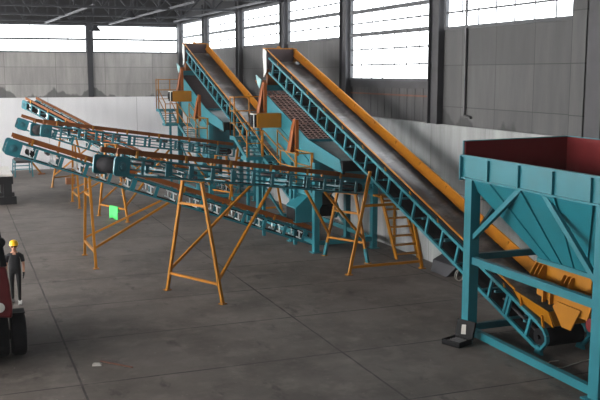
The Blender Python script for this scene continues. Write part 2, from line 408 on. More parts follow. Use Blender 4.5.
# ------------------------------------------------------------------ stacker conveyors
def stacker(label, loc, rot, slope, z0, t0, t1, second=None, skirt0=.15, pitch=.83, hangers=False, guides=True):
    """root at the floor under the first A-frame; local x runs from head (t0) to tail (t1), belt drops along +x."""
    R = thing('stacker_conveyor', label, 'conveyor', loc, rot, 'teal stacking conveyors with orange side skirts')
    al = math.atan(slope); u = V((math.cos(al), 0, -math.sin(al))); wv = V((math.sin(al), 0, math.cos(al)))
    W, Hh = .45, .48
    def P(t, n, h):            # t: plan distance, h: height along frame normal above top chord
        return V((t, n, z0-slope*t))+wv*h
    for s in (-1, 1):
        mb = MB()
        mb.bar(P(t0+.45, s*W, -.025), P(t1, s*W, -.025), .05, .05, up=wv)
        mb.bar(P(t0+.45, s*W, -Hh+.025), P(t1, s*W, -Hh+.025), .05, .05, up=wv)
        mb.bar(P(t1, s*W, 0), P(t1, s*W, -Hh), .08, .08)
        fr = obj('side_frame', mb, 'teal', R)
        t = t0+.95; k = 0
        while t < t1-.3:
            wd = .11 if k % 4 else .17
            obj('post', MB().bar(P(t, s*(W-.005), -.06), P(t, s*(W-.005), -Hh+.06), wd if k else .08, .05, up=(0,1,0)), 'teal', fr)
            if hangers:
                # zinc hanger bracket of the return roller beside each post
                q = P(t-.2, s*(W-.06), -.24)
                b = MB().bar(q-u*.10+wv*.13, q+u*.10+wv*.10, .04, .05, up=wv).bar(q-u*.09-wv*.10, q+u*.11-wv*.13, .04, .05, up=wv).bar(q+wv*.13-u*.03, q-wv*.13+u*.05, .04, .05)
                obj('roller_bracket', b, 'bright', fr)
            t += pitch; k += 1
        # head cheek plate with rounded corners and a bearing
        c = []
        for (ct, ch, a0) in ((.42, -.09, 0), (.12, -.09, 90), (.12, -.41, 180), (.42, -.41, 270)):
            for j in range(5):
                a = math.radians(a0+90*j/4)
                c.append((t0+ct+.10*math.cos(a), ch+.10*math.sin(a)))
        mb = MB(); npts = len(c)
        pts = [V((0, s*(W+d), 0))+V((t0, 0, z0-slope*t0))+u*((a-t0))+wv*h for d in (-.02, .03) for a, h in c]
        mb.poly(pts, [(i, (i+1) % npts, npts+(i+1) % npts, npts+i) for i in range(npts)]+[tuple(range(npts-1, -1, -1)), tuple(range(npts, 2*npts))])
        pl = obj('cheek_plate', mb, 'teal', R)
        cc = V((t0, s*(W+.03), z0-slope*t0))+u*.26-wv*.25
        obj('bearing', MB().lathe([(.13, 0), (.13, .02), (.07, .03), (.07, .06), (.03, .07)], cc, (0, s, 0), 16), 'tealdeep', pl, smooth=True)
        for hh, nm in ((-.17, 'belt_guide'), (-.32, 'belt_guide')) if guides else ():
            obj(nm, MB().bar(P(t0+1.0, s*(W-.12), hh), P(t1-.3, s*(W-.12), hh), .03, .035, up=wv), 'teal', R)
        # orange skirt with brackets
        mb = MB().bar(P(t0+skirt0, s*(W-.09), .14), P(t1-.02, s*(W-.09), .14), .03, .14, up=wv)
        mb.bar(P(t0+skirt0, s*(W-.07), .205), P(t1-.02, s*(W-.07), .205), .06, .02, up=wv)
        sk = obj('skirt', mb, 'rust', R)
        t = t0+.75
        while t < t1-.3:
            obj('bracket', MB().bar(P(t, s*(W-.04), -.02), P(t, s*(W-.04), .2), .05, .07, up=u), 'orange', sk); t += 1.7
    # drums
    def drum(t, r, nm):
        c = V((t, 0, z0-slope*t))-wv*.25
        obj(nm, MB().lathe([(.05, -.47), (.05, -.41), (r, -.41), (r+.012, -.2), (r+.015, 0), (r+.012, .2), (r, .41), (.05, .41), (.05, .47)], c, (0, 1, 0), 22), 'rubber', R, smooth=True)
        return c
    if hangers: drum(t0+.80, .12, 'snub_drum')
    ch = drum(t0+.26, .19, 'head_drum'); ct = drum(t1-.25, .13, 'tail_drum')
    # belt loop
    pts = []
    for j in range(9):
        a = math.radians(90+180*j/8); pts.append(ch+u*math.cos(a)*.215+wv*math.sin(a)*.215)
    for j in range(9):
        a = math.radians(270+180*j/8); pts.append(ct+u*math.cos(a)*.15+wv*math.sin(a)*.15)
    mb = MB(); n = len(pts)
    mb.poly([p+V((0, y, 0)) for y in (-.35, .35) for p in pts], [(i, (i+1) % n, n+(i+1) % n, n+i) for i in range(n)])
    b = obj('belt', mb, 'rubber', R, smooth=True); sm = b.modifiers.new('Solidify', 'SOLIDIFY'); sm.thickness = .015
    t = t0+1.3
    while t < t1-.4:
        c = P(t, 0, -.1)
        obj('idler_roller', MB().tube(c-V((0,.4,0)), c+V((0,.4,0)), .055), 'steel', R, smooth=True)
        c = P(t+.2, 0, -Hh+.06)
        obj('crosstie', MB().bar(c-V((0,.43,0)), c+V((0,.43,0)), .07, .06, up=wv), 'teal', R)
        if not guides: t += 2.5; continue
        c = P(t+.55, 0, -.26)
        obj('crosstie', MB().bar(c-V((0,.43,0)), c+V((0,.43,0)), .06, .05, up=wv), 'tealdeep', R)
        t += 2.5
    # first A-frame with braces
    def aframe(t, spread, low, upz, btop, teal_foot=0.):
        base = P(t, 0, -Hh)
        sf = MB()
        top = base.z
        sf.bar((t, -.5, top-.02), (t, .5, top-.02), .07, .05)
        F = obj('support_frame', sf, 'orange', R)
        def leg_at(s, z): 
            f = (top-z)/top; return V((t, s*(.40+(spread-.40)*f), z))
        for s in (-1, 1):
            obj('leg', MB().bar(leg_at(s, teal_foot or .02), leg_at(s, top-.03), .085, .085, up=(1,0,0)), 'orange', F)
            if teal_foot:
                obj('telescopic_foot', MB().bar(leg_at(s, .0), leg_at(s, teal_foot+.1), .1, .1, up=(1,0,0)), 'teal', F, label='teal lower leg')
            f = leg_at(s, 0)
            obj('foot_plate', MB().box(f.x-.09, f.x+.09, f.y-.09, f.y+.09, 0, .025), 'orange', F)
            if btop:
                bt = t+btop
                obj('brace', MB().bar(leg_at(s, low+.12), P(bt, s*.42, -Hh), .07, .07, up=(0,0,1)), 'orange', F)
        for z in (low, upz):
            obj('crossbar', MB().bar(leg_at(-1, z), leg_at(1, z), .07, .07), 'orange', F)
    aframe(0, 1.22, .55, (z0-.5)*.8, 2.9)
    if second: aframe(second, .98, .7, (z0-slope*second-.5)*.72, -1.6, .4)
    return R

rotD = math.atan2(.447, .894)
D = stacker('teal stacking conveyor nearly level on two orange A-frames, ending under the mesh screen', (6.3, 24.55, 0), rotD, .152, 3.92, -3.02, 7.6, second=7.05)
B = stacker('teal stacking conveyor nearly level with a green cloth hung on its orange A-frame', (6.45, 39.44, 0), math.atan2(.375, .927), .150, 3.88, -3.56, 6.7, second=6.2)
Cc = stacker('teal stacking conveyor sloping down to the floor under the teal elbow chute', (4.17, 30.6, 0), .016, .355, 3.47, -2.58, 8.3, pitch=.80, hangers=True, guides=False)
B2 = copy_tree(Cc); B2.location = (5.45, 44.4, 0)
B2['label'] = 'teal stacking conveyor sloping down behind the one with the green cloth'
A = stacker('teal stacking conveyor sloping down, closest to the whitewashed back wall', (6.13, 52.47, 0), -1.063, .287, 3.84, -3.76, 7.0, second=6.0, hangers=True, guides=False)

# ------------------------------------------------------------------ inclined belt conveyors
SL = .341
def incline(label, loc, zs0, length, loading, support):
    """root on the floor under the tail; local y runs up the belt; zs0 = skirt edge height at the tail."""
    R = thing('inclined_conveyor', label, 'conveyor', loc, 0, 'long inclined belt conveyors')
    al = math.atan(SL); u = V((0, math.cos(al), math.sin(al))); wv = V((0, -math.sin(al), math.cos(al)))
    def P(y, x, dz): return V((x, y, zs0+SL*y+dz))
    T0, T1 = -.3, -.92
    W = .60
    for s in (-1, 1):
        mb = MB()
        mb.bar(P(.35, s*W, T0), P(length, s*W, T0), .07, .09, up=wv)
        mb.bar(P(.5, s*W, T1), P(length, s*W, T1), .07, .09, up=wv)
        e = [P(.35, s*W, T0), P(.12, s*W, T0-.03), P(.02, s*W, T0-.12), P(.0, s*W, T0-.25), P(.22, s*W, T1+.05), P(.5, s*W, T1)]
        for a, b in zip(e, e[1:]): mb.bar(a, b, .07, .09, up=(1,0,0))
        fr = obj('side_frame', mb, 'teal', R)
        y = .62; k = 0
        while y < length-.4:
            a = P(y, s*W, T0); b = a-wv*.575
            wd = .09
            obj('post', MB().bar(a-wv*.03, b+wv*.03, wd, .06, up=(1,0,0)), 'teal', fr)
            if k == 1: obj('post', MB().bar(a-wv*.03+u*.13, b+wv*.03+u*.13, wd, .06, up=(1,0,0)), 'teal', fr)
            y += .815; k += 1
        # flared skirt
        y0 = 1.25 if loading else .6
        o, i = s*.65, s*.5
        a0, a1, b0, b1 = P(y0, o, 0), P(length+.1, o, 0), P(y0, i, -.26), P(length+.1, i, -.26)
        off = V((s*.012, 0, .012))
        mb = MB().poly([a0, a1, b1, b0, a0+off, a1+off, b1+off, b0+off], [(0,1,2,3),(7,6,5,4),(0,4,5,1),(1,5,6,2),(2,6,7,3),(3,7,4,0)])
        mb.bar(P(y0, o, .0), P(length+.1, o, 0), .035, .03, up=wv)
        sk = obj('skirt', mb, 'amber', R)
        sl_ = MB().poly([p-V((0, 0, .02))+V((s*k, 0, -k)) for k in (.016, .03) for p in (a0, a1, b1, b0)], [(0,1,2,3),(7,6,5,4),(0,4,5,1),(1,5,6,2),(2,6,7,3),(3,7,4,0)])
        obj('skirt_shade', sl_, 'rubber', sk, label='black strip painting the shade under the orange skirt')  # added strip: shade below the flared skirt put in as black
        y = y0+.5
        while y < length-.2:
            obj('bracket', MB().bar(P(y, s*.62, -.03), P(y, s*.585, T0+.02), .05, .05, up=(0,1,0)), 'orange', sk); y += 1.63
    # belt: troughed top run, flat return run
    r = .24
    cross = [(-.56, .12), (-.28, .0), (.28, 0), (.56, .12)]
    dz_top = -.40
    yt, yh = .28, length-.15
    rows = []
    nr = 40
    for i in range(nr+1):
        y = yt+(yh-yt)*i/nr
        f = min(1, min(i, nr-i)/2.)
        rows.append([P(y, x, dz_top+z*f) for x, z in cross])
    chd = P(yh, 0, dz_top)-wv*r; ctl = P(yt, 0, dz_top)-wv*r
    for j in range(1, 8):
        a = math.radians(90-180*j/8)
        rows.append([chd+V((x, 0, 0))+u*r*math.cos(a)+wv*r*math.sin(a) for x, z in cross])
    for i in range(3):
        p = chd+(ctl-chd)*(i/2)-wv*r
        rows.append([p+V((x, 0, 0)) for x, z in cross])
    for j in range(1, 8):
        a = math.radians(270-180*j/8)
        rows.append([ctl+V((x, 0, 0))+u*r*math.cos(a)+wv*r*math.sin(a) for x, z in cross])
    pts = [p for rw in rows for p in rw]; n = len(rows); fs = []
    for i in range(n):
        for k in range(3):
            a = i*4+k; b = ((i+1) % n)*4+k
            fs.append((a, a+1, b+1, b))
    bl = obj('belt', MB().poly(pts, fs), 'belt', R, smooth=True)
    sm = bl.modifiers.new('Solidify', 'SOLIDIFY'); sm.thickness = .018; sm.offset = -1; sm.material_offset = 1
    bl.data.materials.append(M['rubber'])
    for p in bl.data.polygons[3*nr:]: p.material_index = 1
    for c, nm in ((chd, 'head_drum'), (ctl, 'tail_drum')):
        obj(nm, MB().lathe([(.05, -.62), (.05, -.56), (r-.03, -.56), (r-.025, 0), (r-.03, .56), (.05, .56), (.05, .62)], c, (1, 0, 0), 22), 'rubber', R, smooth=True)
    y = .9
    while y < length-.5:
        a = P(y, 0, dz_top-.09)
        for x0, x1, z0_, z1_ in ((-.27, .27, 0, 0), (.29, .56, .005, .12), (-.29, -.56, .005, .12)):
            obj('idler_roller', MB().tube(a+V((x0, 0, z0_)), a+V((x1, 0, z1_)), .055), 'steel', R, smooth=True)
        obj('crosstie', MB().bar(a+V((-.6, 0, -.1)), a+V((.6, 0, -.1)), .09, .06), 'tealdeep', R)
        b = P(y+.6, 0, T1+.03)
        obj('crosstie', MB().bar(b+V((-.6, 0, 0)), b+V((.6, 0, 0)), .09, .06), 'tealdeep', R)
        y += 1.25
    # head hood: cheeks, back plate, rim, pale front corner plate
    y0, y1 = length-.35, length+.5
    hd = MB()
    zb, zt = zs0+SL*length-.75, zs0+SL*length+.10
    hd.box(-.68, .68, y1-.03, y1, zb, zt)
    H = obj('head_hood', hd, 'deck', R)
    obj('hood_rim', MB().bar((-.7, y1, zt), (.7, y1, zt), .08, .05).bar((-.68, y0+.5, zs0+SL*(y0+.5)+.02), (-.68, y1, zt), .05, .05).bar((.68, y0+.5, zs0+SL*(y0+.5)+.02), (.68, y1, zt), .05, .05), 'orange', H)
    obj('lifting_lug', MB().prism([(-.09, 0), (.09, 0), (.06, .1), (-.06, .1)], 'y', y1-.02, y1+.02), 'orange', H).location = (0, 0, zt)
    for s in (-1, 1):
        pr = [(y0+.45, zs0+SL*(y0+.45)-.9), (y0+.45, zs0+SL*(y0+.45)-.05), (y1, zt), (y1+.03, zt-.35), (y1-.1, zb-.05), (y0+.8, zb-.35)]
        obj('cheek_plate', MB().prism(pr, 'x', s*.69-.015, s*.69+.015), 'pale' if s < 0 else 'orange', H, label='pale end plate' if s < 0 else None)
    obj('chute', MB().prism([(y0+.5, zb-.28), (y1-.1, zb-.02), (y1-.15, zb-.75), (y0+.6, zb-.95)], 'x', -.62, .62), 'rust', R)
    if loading:
        mb = MB()
        a, b = P(-.08, 0, .22), P(1.3, 0, .06)
        for s in (-1, 1):
            x = s*.66
            mb.poly([(x, -.1, P(-.1,0,0).z+.24), (x, 1.3, P(1.3,0,0).z-.03), (s*.5, 1.3, P(1.3,0,0).z-.3), (s*.5, -.1, P(-.1,0,0).z-.16),
                     (x+.02*s, -.1, P(-.1,0,0).z+.24), (x+.02*s, 1.3, P(1.3,0,0).z-.03), (s*.52, 1.3, P(1.3,0,0).z-.3), (s*.52, -.1, P(-.1,0,0).z-.16)],
                    [(0,1,2,3),(7,6,5,4),(0,4,5,1),(1,5,6,2),(2,6,7,3),(3,7,4,0)])
        z = P(-.1, 0, 0).z
        mb.poly([(-.66,-.1,z+.24),(.66,-.1,z+.24),(.5,-.1,z-.12),(-.5,-.1,z-.12),(-.66,-.12,z+.24),(.66,-.12,z+.24),(.5,-.12,z-.12),(-.5,-.12,z-.12)],
                [(0,1,2,3),(7,6,5,4),(0,4,5,1),(1,5,6,2),(2,6,7,3),(3,7,4,0)])
        ls = obj('loading_skirt', mb, 'orange', R)
        for y in (.15, 1.0):
            for s in (-1, 1): obj('bracket', MB().bar((s*.66, y, P(y,0,0).z), (s*.6, y, P(y,0,0).z-.34), .05, .05), 'orange', ls)
        for s in (-1, 1):
            obj('frame_foot', MB().prism([(-.14, 0), (.14, 0), (.06, .2), (-.06, .2)], 'x', s*.6-.04, s*.6+.04), 'teal', R).location = (0, .3, 0)
            obj('return_guide', MB().bar(P(.35, s*.5, -.62), P(1.9, s*.5, -.62), .05, .05), 'steel', R)
    for yy in support:
        top = zs0+SL*yy+T1-.05
        F = obj('support_frame', MB().bar((-.72, yy, top), (.72, yy, top), .09, .08), 'orange', R)
        def lg(s, z): return V((s*(.68+.67*(top-z)/top), yy, z))
        for s in (-1, 1):
            obj('leg', MB().bar(lg(s, 0), lg(s, top+.25 if s < 0 else top), .09, .09, up=(0,1,0)), 'orange', F)
            f = lg(s, 0); obj('foot_plate', MB().box(f.x-.1, f.x+.1, yy-.1, yy+.1, 0, .03), 'orange', F)
        for z in (.25, top*.72):
            obj('crossbar', MB().bar(lg(-1, z), lg(1, z), .08, .08), 'orange', F)
    return R
NC = incline('long inclined belt conveyor rising from under the red and teal hopper', (13.05, 16.15, 0), .914, 19.1, True, [9.3])
FC = incline('long inclined belt conveyor rising against the corner windows at the back', (12.85, 30.3, 0), 1.834, 18.2, False, [8.2])

# ------------------------------------------------------------------ vibrating screens
def screen(label, loc, dz, deck_kind):
    R = thing('vibrating_screen', label, 'screen', loc, 0, 'teal vibrating screens')
    XL_, XR_ = -1.15, 1.15
    # side walls (y,z): sloping deck, lip, recess, collecting hopper
    prof = [(5.9, 5.78), (.75, 4.08), (-2.08, 3.6), (-2.33, 3.14), (.5, 3.46), (.5, 2.1), (5.9, 3.88)]
    prof = [(y, z+dz) for y, z in prof]
    for s in (-1, 1):
        x = s*1.15
        obj('side_wall', MB().prism(prof, 'x', x-.02, x+.02), 'teal', R)
        obj('stiffener', MB().bar((x+s*.03, 5.8, 5.0+dz), (x+s*.03, .7, 3.3+dz), .04, .08), 'teal', R)
        obj('end_post', MB().box(x-.06, x+.04, 5.9, 6.02, 4.6+dz, 6.1+dz), 'orange', R)
    obj('end_wall', MB().box(-1.15, 1.15, .5, .54, 2.1+dz, 3.46+dz), 'tealdeep', R)
    obj('end_wall', MB().box(-1.15, 1.15, 5.9, 5.94, 3.88+dz, 6.0+dz), 'teal', R)
    # decking
    def DP(y, x, h=0): return V((x, y, 4.06+dz+(y-.75)*.33+h))
    if deck_kind == 'mesh':
        mb = MB()
        for i in range(12):
            x = -1.08+2.16*i/11; mb.bar(DP(.78, x), DP(5.85, x), .034, .03)
        for i in range(30):
            y = .8+5.0*i/29; mb.bar(DP(y, -1.1, .02), DP(y, 1.1, .02), .034, .03)
        d = obj('mesh_deck', mb, 'mesh', R)
        obj('backing', MB().poly([DP(.78,-1.12,-.16), DP(.78,1.12,-.14), DP(5.86,1.12,-.14), DP(5.86,-1.12,-.14), DP(.78,-1.12,-.17), DP(.78,1.12,-.17), DP(5.86,1.12,-.17), DP(5.86,-1.12,-.17)],
            [(0,1,2,3),(7,6,5,4),(0,4,5,1),(1,5,6,2),(2,6,7,3),(3,7,4,0)]), 'rubber', d)
        for y in (2.2, 3.7, 5.1):
            for i in range(8):
                x = -1.0+2.0*i/7
                obj('clamp', MB().bar(DP(y, x-.1, .05), DP(y, x+.08, .05), .06, .03), 'pink', d)
    else:
        mb = MB()
        for i in range(7):
            a, b = .78+5.08*i/7, .78+5.08*(i+1)/7-.02
            for x0, x1 in ((-1.12, -.01), (.01, 1.12)):
                mb.poly([DP(a,x0), DP(a,x1), DP(b,x1), DP(b,x0), DP(a,x0,-.05), DP(a,x1,-.05), DP(b,x1,-.05), DP(b,x0,-.05)],
                    [(0,1,2,3),(7,6,5,4),(0,4,5,1),(1,5,6,2),(2,6,7,3),(3,7,4,0)])
        obj('rubber_deck', mb, 'deck', R)
    obj('deck_edge', MB().bar(DP(.72, -1.15, -.02), DP(.72, 1.15, -.02), .08, .14), 'tealdeep', R)
    # steel lip and discharge mouth, the dark of its recess painted black
    lz = [(.72, 3.98), (-2.1, 3.5)]
    obj('discharge_lip', MB().prism([(.72, 4.0+dz), (-2.1, 3.56+dz), (-2.1, 3.52+dz), (.72, 3.96+dz)], 'x', -1.13, 1.13), 'lip', R, label='bare grey steel discharge plate')
    mo = MB()
    mo.box(-1.16, .5, -2.32, -2.12, 3.46+dz, 3.56+dz).box(-1.16, -1.08, -2.34, -1.6, 3.12+dz, 3.5+dz).box(.42, .5, -2.34, -1.6, 3.12+dz, 3.5+dz).box(-1.1, .45, -1.9, -1.86, 3.16+dz, 3.5+dz)
    obj('discharge_mouth', mo, 'black', R)
    # tapered orange brackets standing out from the wall at the springs
    for yb, z0 in ((5.35, 4.85), (1.75, 3.5)):
        z0 += dz; h = 1.28
        mb = MB().prism([(-1.17, z0), (-1.50, z0), (-1.3, z0+h*.8), (-1.2, z0+h), (-1.17, z0+h)], 'y', yb+.36, yb+.40)
        mb.poly([(-1.50, yb+.02, z0), (-1.50, yb+.4, z0), (-1.22, yb+.4, z0+h), (-1.22, yb+.24, z0+h), (-1.48, yb+.02, z0), (-1.48, yb+.4, z0), (-1.20, yb+.4, z0+h), (-1.20, yb+.24, z0+h)],
            [(0,1,2,3),(7,6,5,4),(0,4,5,1),(1,5,6,2),(2,6,7,3),(3,7,4,0)])
        mb.box(-1.3, -1.17, yb-.04, yb+.02, z0-.1, z0+h*.98)
        obj('spring_bracket', mb, 'fin', R)
    # drive guard
    g = obj('drive_guard', MB().box(-2.2, -1.17, 3.58, 4.1, 4.36+dz, 4.93+dz), 'orange', R, bevel=.02)
    obj('guard_end', MB().box(-2.32, -2.2, 3.6, 4.06, 4.40+dz, 4.89+dz), 'black', g)
    obj('guard_lit_edge', MB().box(-2.33, -2.30, 3.58, 3.61, 4.38+dz, 4.91+dz).box(-2.33, -2.2, 3.58, 4.08, 4.88+dz, 4.92+dz), 'pale', g)  # pale strips: light on the guard's edges put into the colour
    obj('pulley', MB().lathe([(.02, 0), (.15, .0), (.15, .02), (.05, .03), (.02, .05)], (-2.36, 3.84, 4.64+dz), (-1, 0, 0)), 'black', g)
    # feed plate and small wing at the high end
    obj('feed_plate', MB().prism([(5.95, 5.75+dz), (7.0, 6.2+dz), (7.0, 6.14+dz), (5.95, 5.69+dz)], 'x', -1.1, 1.1), 'rust', R)
    obj('wing_plate', MB().prism([(6.46, 6.42+dz), (5.72, 6.21+dz), (5.95, 5.86+dz), (6.2, 6.0+dz)], 'x', -1.27, -1.23), 'wing', R)
    obj('wing_bracket', MB().bar((-1.25, 6.0, 6.0+dz), (-1.0, 5.92, 5.7+dz), .06, .06), 'teal', R)
    # frame: legs, beams, braces
    for y, ztop in ((0, 3.3), (2.4, 3.1), (6.4, 4.4)):
        for s in (-1, 1):
            x = s*1.17+ (0 if y else 0)
            lg = obj('leg', MB().box(x-.1, x+.1, y-.12, y+.12, 0, ztop+dz), 'teal', R)
            obj('foot_plate', MB().box(x-.18, x+.18, y-.18, y+.18, 0, .03), 'teal', lg)
    for s in (-1, 1):
        x = s*1.17
        for z in (.35, 2.1+dz):
            obj('beam', MB().bar((x, 0, z), (x, 6.4, z), .12, .16), 'teal', R)
        obj('brace', MB().bar((x, 2.5, .5), (x, 6.3, 2.0+dz), .08, .08), 'teal', R)
    obj('beam', MB().bar((-1.17, 0, .35), (1.17, 0, .35), .12, .16), 'teal', R)
    obj('beam', MB().bar((-1.17, 0, 2.35+dz), (1.17, 0, 2.35+dz), .12, .16), 'teal', R)
    obj('beam', MB().bar((-1.17, 6.4, .35), (1.17, 6.4, .35), .12, .16), 'teal', R)
    # elbow chute dropping onto the sloping stacker, and the collecting chute in its shade
    el = [(-1.1, 2.6+dz), (-.55, 2.6+dz), (-.55, 1.62+dz*.5), (-.95, 1.0), (-1.62, .98), (-1.62, 1.55), (-1.1, 2.0+dz*.5)]
    e = obj('elbow_chute', MB().prism(el, 'y', .86, 1.86), 'teal', R)
    obj('chute_mouth_shade', MB().box(-1.64, -1.62, .92, 1.8, 1.02, 1.5), 'black', e)  # black plate painting the dark inside the closed chute's opening
    obj('collecting_chute', MB().prism([(-.45, 2.6+dz), (1.1, 2.6+dz), (.6, 2.1+dz*.8), (-.45, 2.1+dz*.8)], 'y', .7, 2.2), 'tealdeep', R)
    return R
S1 = screen('teal vibrating screen with rusty wire mesh under the hopper-fed belt conveyor', (13.25, 29.2, 0), 0, 'mesh')
S2 = screen('teal vibrating screen with smooth dark rubber deck near the back corner', (13.05, 42.5, 0), .63, 'rubber')

def walkway(label, loc, dz):
    R = thing('access_walkway', label, 'walkway', loc, 0, 'orange railed walkways beside the screens')
    x0, x1, x2 = -2.55, -1.87, -1.24
    zl, zm, zu = 2.58+dz, 3.2+dz, 3.9+dz
    yl0, yl1, ym, ym1, yu, yu1 = .15, 1.8, 3.8, 4.5, 5.4, 6.0
    def deck(xa, xb, ya, yb, z):
        d = obj('deck_plate', MB().box(xa, xb, ya, yb, z-.04, z), 'tealdeep', R)
        obj('edge_channel', MB().box(xa, xb, ya-.03, ya, z-.13, z+.02).box(xa-.03, xa, ya, yb, z-.13, z+.02), 'teal', d)
    deck(x1, x2, yl0, yl1, zl); deck(x0, x2, ym, ym1, zm); deck(x0, x2, yu, yu1, zu)
    def ramp(xa, xb, ya, za, yb, zb):
        for x in (xa, xb):
            obj('stringer', MB().bar((x, ya, za-.06), (x, yb, zb-.06), .05, .16), 'teal', R)
        k = int((yb-ya)/.24)
        for i in range(k):
            f = (i+.5)/k; y = ya+(yb-ya)*f; z = za+(zb-za)*f
            obj('tread', MB().box(xa, xb, y-.1, y+.1, z-.03, z), 'tealdeep', R)
    ramp(x1, x2-.02, yl1, zl, ym, zm); ramp(x0, x1-.02, ym+.02, zm, yu, zu)
    def rail(pts, hs=(1.05, .55), posts=True, kick=None):
        for h in hs:
            mb = MB()
            for a, b in zip(pts, pts[1:]): mb.bar(V(a)+V((0,0,h)), V(b)+V((0,0,h)), .036, .036)
            obj('handrail', mb, 'orange', R)
        for p in pts:
            obj('rail_post', MB().bar(p, V(p)+V((0,0,max(hs)+.02)), .042, .042, up=(0,1,0)), 'orange', R)
    rail([(x1, ym, zm), (x1, yl1, zl), (x1, yl0, zl), (x2, yl0, zl)])
    rail([(x2-.03, ym, zm), (x2-.03, yl1, zl), (x2-.03, yl0+.05, zl)])
    rail([(x1-.03, ym-.02, zm), (x0, ym-.02, zm), (x0, yu, zu), (x0, yu1, zu), (x2, yu1, zu)])
    rail([(x1-.05, ym+.04, zm), (x1-.05, yu, zu)])
    rail([(x0, yu, zu), (x1-.05, yu, zu)], hs=(1.05, 1.62))
    rail([(x0, yu+.05, zu), (x0, yu1, zu), (x2, yu1, zu)], hs=(1.62,))
    for x, y, z in ((x1+.05, ym+.1, zm), (x2-.08, yl1-.1, zl), (x1+.05, yu1-.1, zu), (x2-.08, yu1-.1, zu)):
        obj('support_post', MB().box(x-.06, x+.06, y-.06, y+.06, 0, z-.04), 'teal', R)
    return R
walkway('orange railed teal walkway along the wire mesh screen', (13.25, 29.2, 0), 0)
walkway('orange railed teal walkway along the rubber decked screen at the back', (13.05, 42.5, 0), .63)

# access stair behind the A-frame of the first belt conveyor
st = thing('access_stair', 'orange steel stair with seven treads beside the conveyor A-frame', 'stair', (14.72, 27.0, 0))
for x in (-.46, .4):
    obj('stringer', MB().bar((x, 0, 0), (x, 1.3, 2.1), .05, .16, up=(0,-1,1)), 'orange', st)
for i in range(7):
    f = (i+.6)/7.2
    obj('tread', MB().box(-.46, .4, 1.3*f-.1, 1.3*f+.1, 2.1*f-.02, 2.1*f+.02), 'orange', st)
obj('landing', MB().box(-.5, .4, 1.3, 1.9, 2.02, 2.08), 'orange', st)
for x in (.36,): obj('support_post', MB().bar((x, 1.8, 0), (x, 1.8, 2.02), .08, .08, up=(0,1,0)), 'orange', st)
obj('stair_strut', MB().bar((.38, -.25, 0), (.36, .5, 1.5), .07, .07), 'orange', st)

# ------------------------------------------------------------------ hopper
Hp = thing('feed_hopper', 'large teal steel hopper with red inside, standing on square legs', 'hopper', (13.1, 15.95, 0))
hx0, hx1, hy0, hy1 = -1.5, 1.62, -2.75, 2.65      # outer faces, local
for (x, y) in ((hx0+.13, hy1-.28), (hx0+.13, hy0+.35), (hx1-.13, hy1-.28), (hx1-.13, hy0+.35)):
    lg = obj('leg', MB().box(x-.13, x+.13, y-.15, y+.15, 0, 3.96), 'teal', Hp)
    obj('foot_plate', MB().box(x-.24, x+.24, y-.24, y+.24, 0, .03), 'teal', lg)
xl, xr, yn, yf = hx0+.13, hx1-.13, hy0+.35, hy1-.28
# rim band: low lip facing the loader side, raised plates on the other three
obj('rim_panel', MB().box(hx0-.02, hx0+.02, hy0, hy1, 3.96, 4.5), 'teal', Hp)
obj('rim_panel', MB().prism([(hx0, 3.96), (hx1, 3.96), (hx1, 4.9), (hx0, 4.86)], 'y', hy1-.02, hy1+.02), 'teal', Hp)
obj('rim_panel', MB().box(hx1-.02, hx1+.02, hy0, hy1, 3.96, 4.9), 'teal', Hp)
obj('rim_panel', MB().box(hx0, hx1, hy0-.02, hy0+.02, 3.96, 4.9), 'teal', Hp)
obj('rim_edge', MB().bar((hx0-.02, hy0, 4.5), (hx0-.02, hy1, 4.5), .1, .05).bar((hx0-.02, hy0, 3.96), (hx0-.02, hy1, 3.96), .1, .04), 'teal', Hp)
for i in range(1, 5):
    y = hy1-1.2*i+.02
    obj('rib', MB().box(hx0-.08, hx0-.02, y-.015, y+.015, 3.98, 4.48), 'teal', Hp)
obj('rib', MB().box(hx0-.1, hx0+.02, hy1-.04, hy1, 3.9, 4.5), 'teal', Hp)
# red inner lining
lin_ = MB().box(hx1-.06, hx1-.03, hy0+.03, hy1-.03, 3.9, 4.88)
lin_.prism([(hx0+.03, 3.9), (hx1-.03, 3.9), (hx1-.03, 4.88), (hx0+.03, 4.84)], 'y', hy1-.06, hy1-.03)
lin_.box(hx0+.03, hx1-.03, hy0+.03, hy0+.06, 3.9, 4.88)
# pyramid
bx0, bx1, by0, by1, zb = -.72, .82, -1.35, .5, 2.28
top = [(hx0+.03, hy0+.03), (hx1-.03, hy0+.03), (hx1-.03, hy1-.03), (hx0+.03, hy1-.03)]
bot = [(bx0, by0), (bx1, by0), (bx1, by1), (bx0, by1)]
def funnel(off):
    mb = MB(); t = [(x*(1-off*.02), y*(1-off*.02), 3.96+.0) for x, y in top]; b = [(x*(1-off*.04), y*(1-off*.04), zb) for x, y in bot]
    return mb.poly(t+b, [(0,1,5,4),(1,2,6,5),(2,3,7,6),(3,0,4,7)])
f = obj('funnel', funnel(0), 'teal', Hp)
lin_.poly([(x*.975, y*.975, 3.955) for x, y in top]+[(x*.95, y*.95, zb) for x, y in bot], [(0,1,5,4),(1,2,6,5),(2,3,7,6),(3,0,4,7)])
obj('lining', lin_, 'red', Hp, label='dark red oxide inner lining')
for i in range(1, 5):                                 # stiffening ribs down the loader face
    ya = hy1-1.2*i+.02; g = (ya-hy0)/(hy1-hy0)
    a = V((hx0+.03, ya, 3.94)); b = V((bx0, by0+(by1-by0)*g, zb+.03))
    obj('funnel_rib', MB().bar(a+V((-.015,0,-.01)), b+V((-.015,0,-.01)), .018, .045, up=(-1,0,-.5)), 'teal', Hp)
obj('outlet_collar', MB().box(bx0-.05, bx1+.05, by0-.05, by1+.05, 2.2, 2.3), 'teal', Hp)
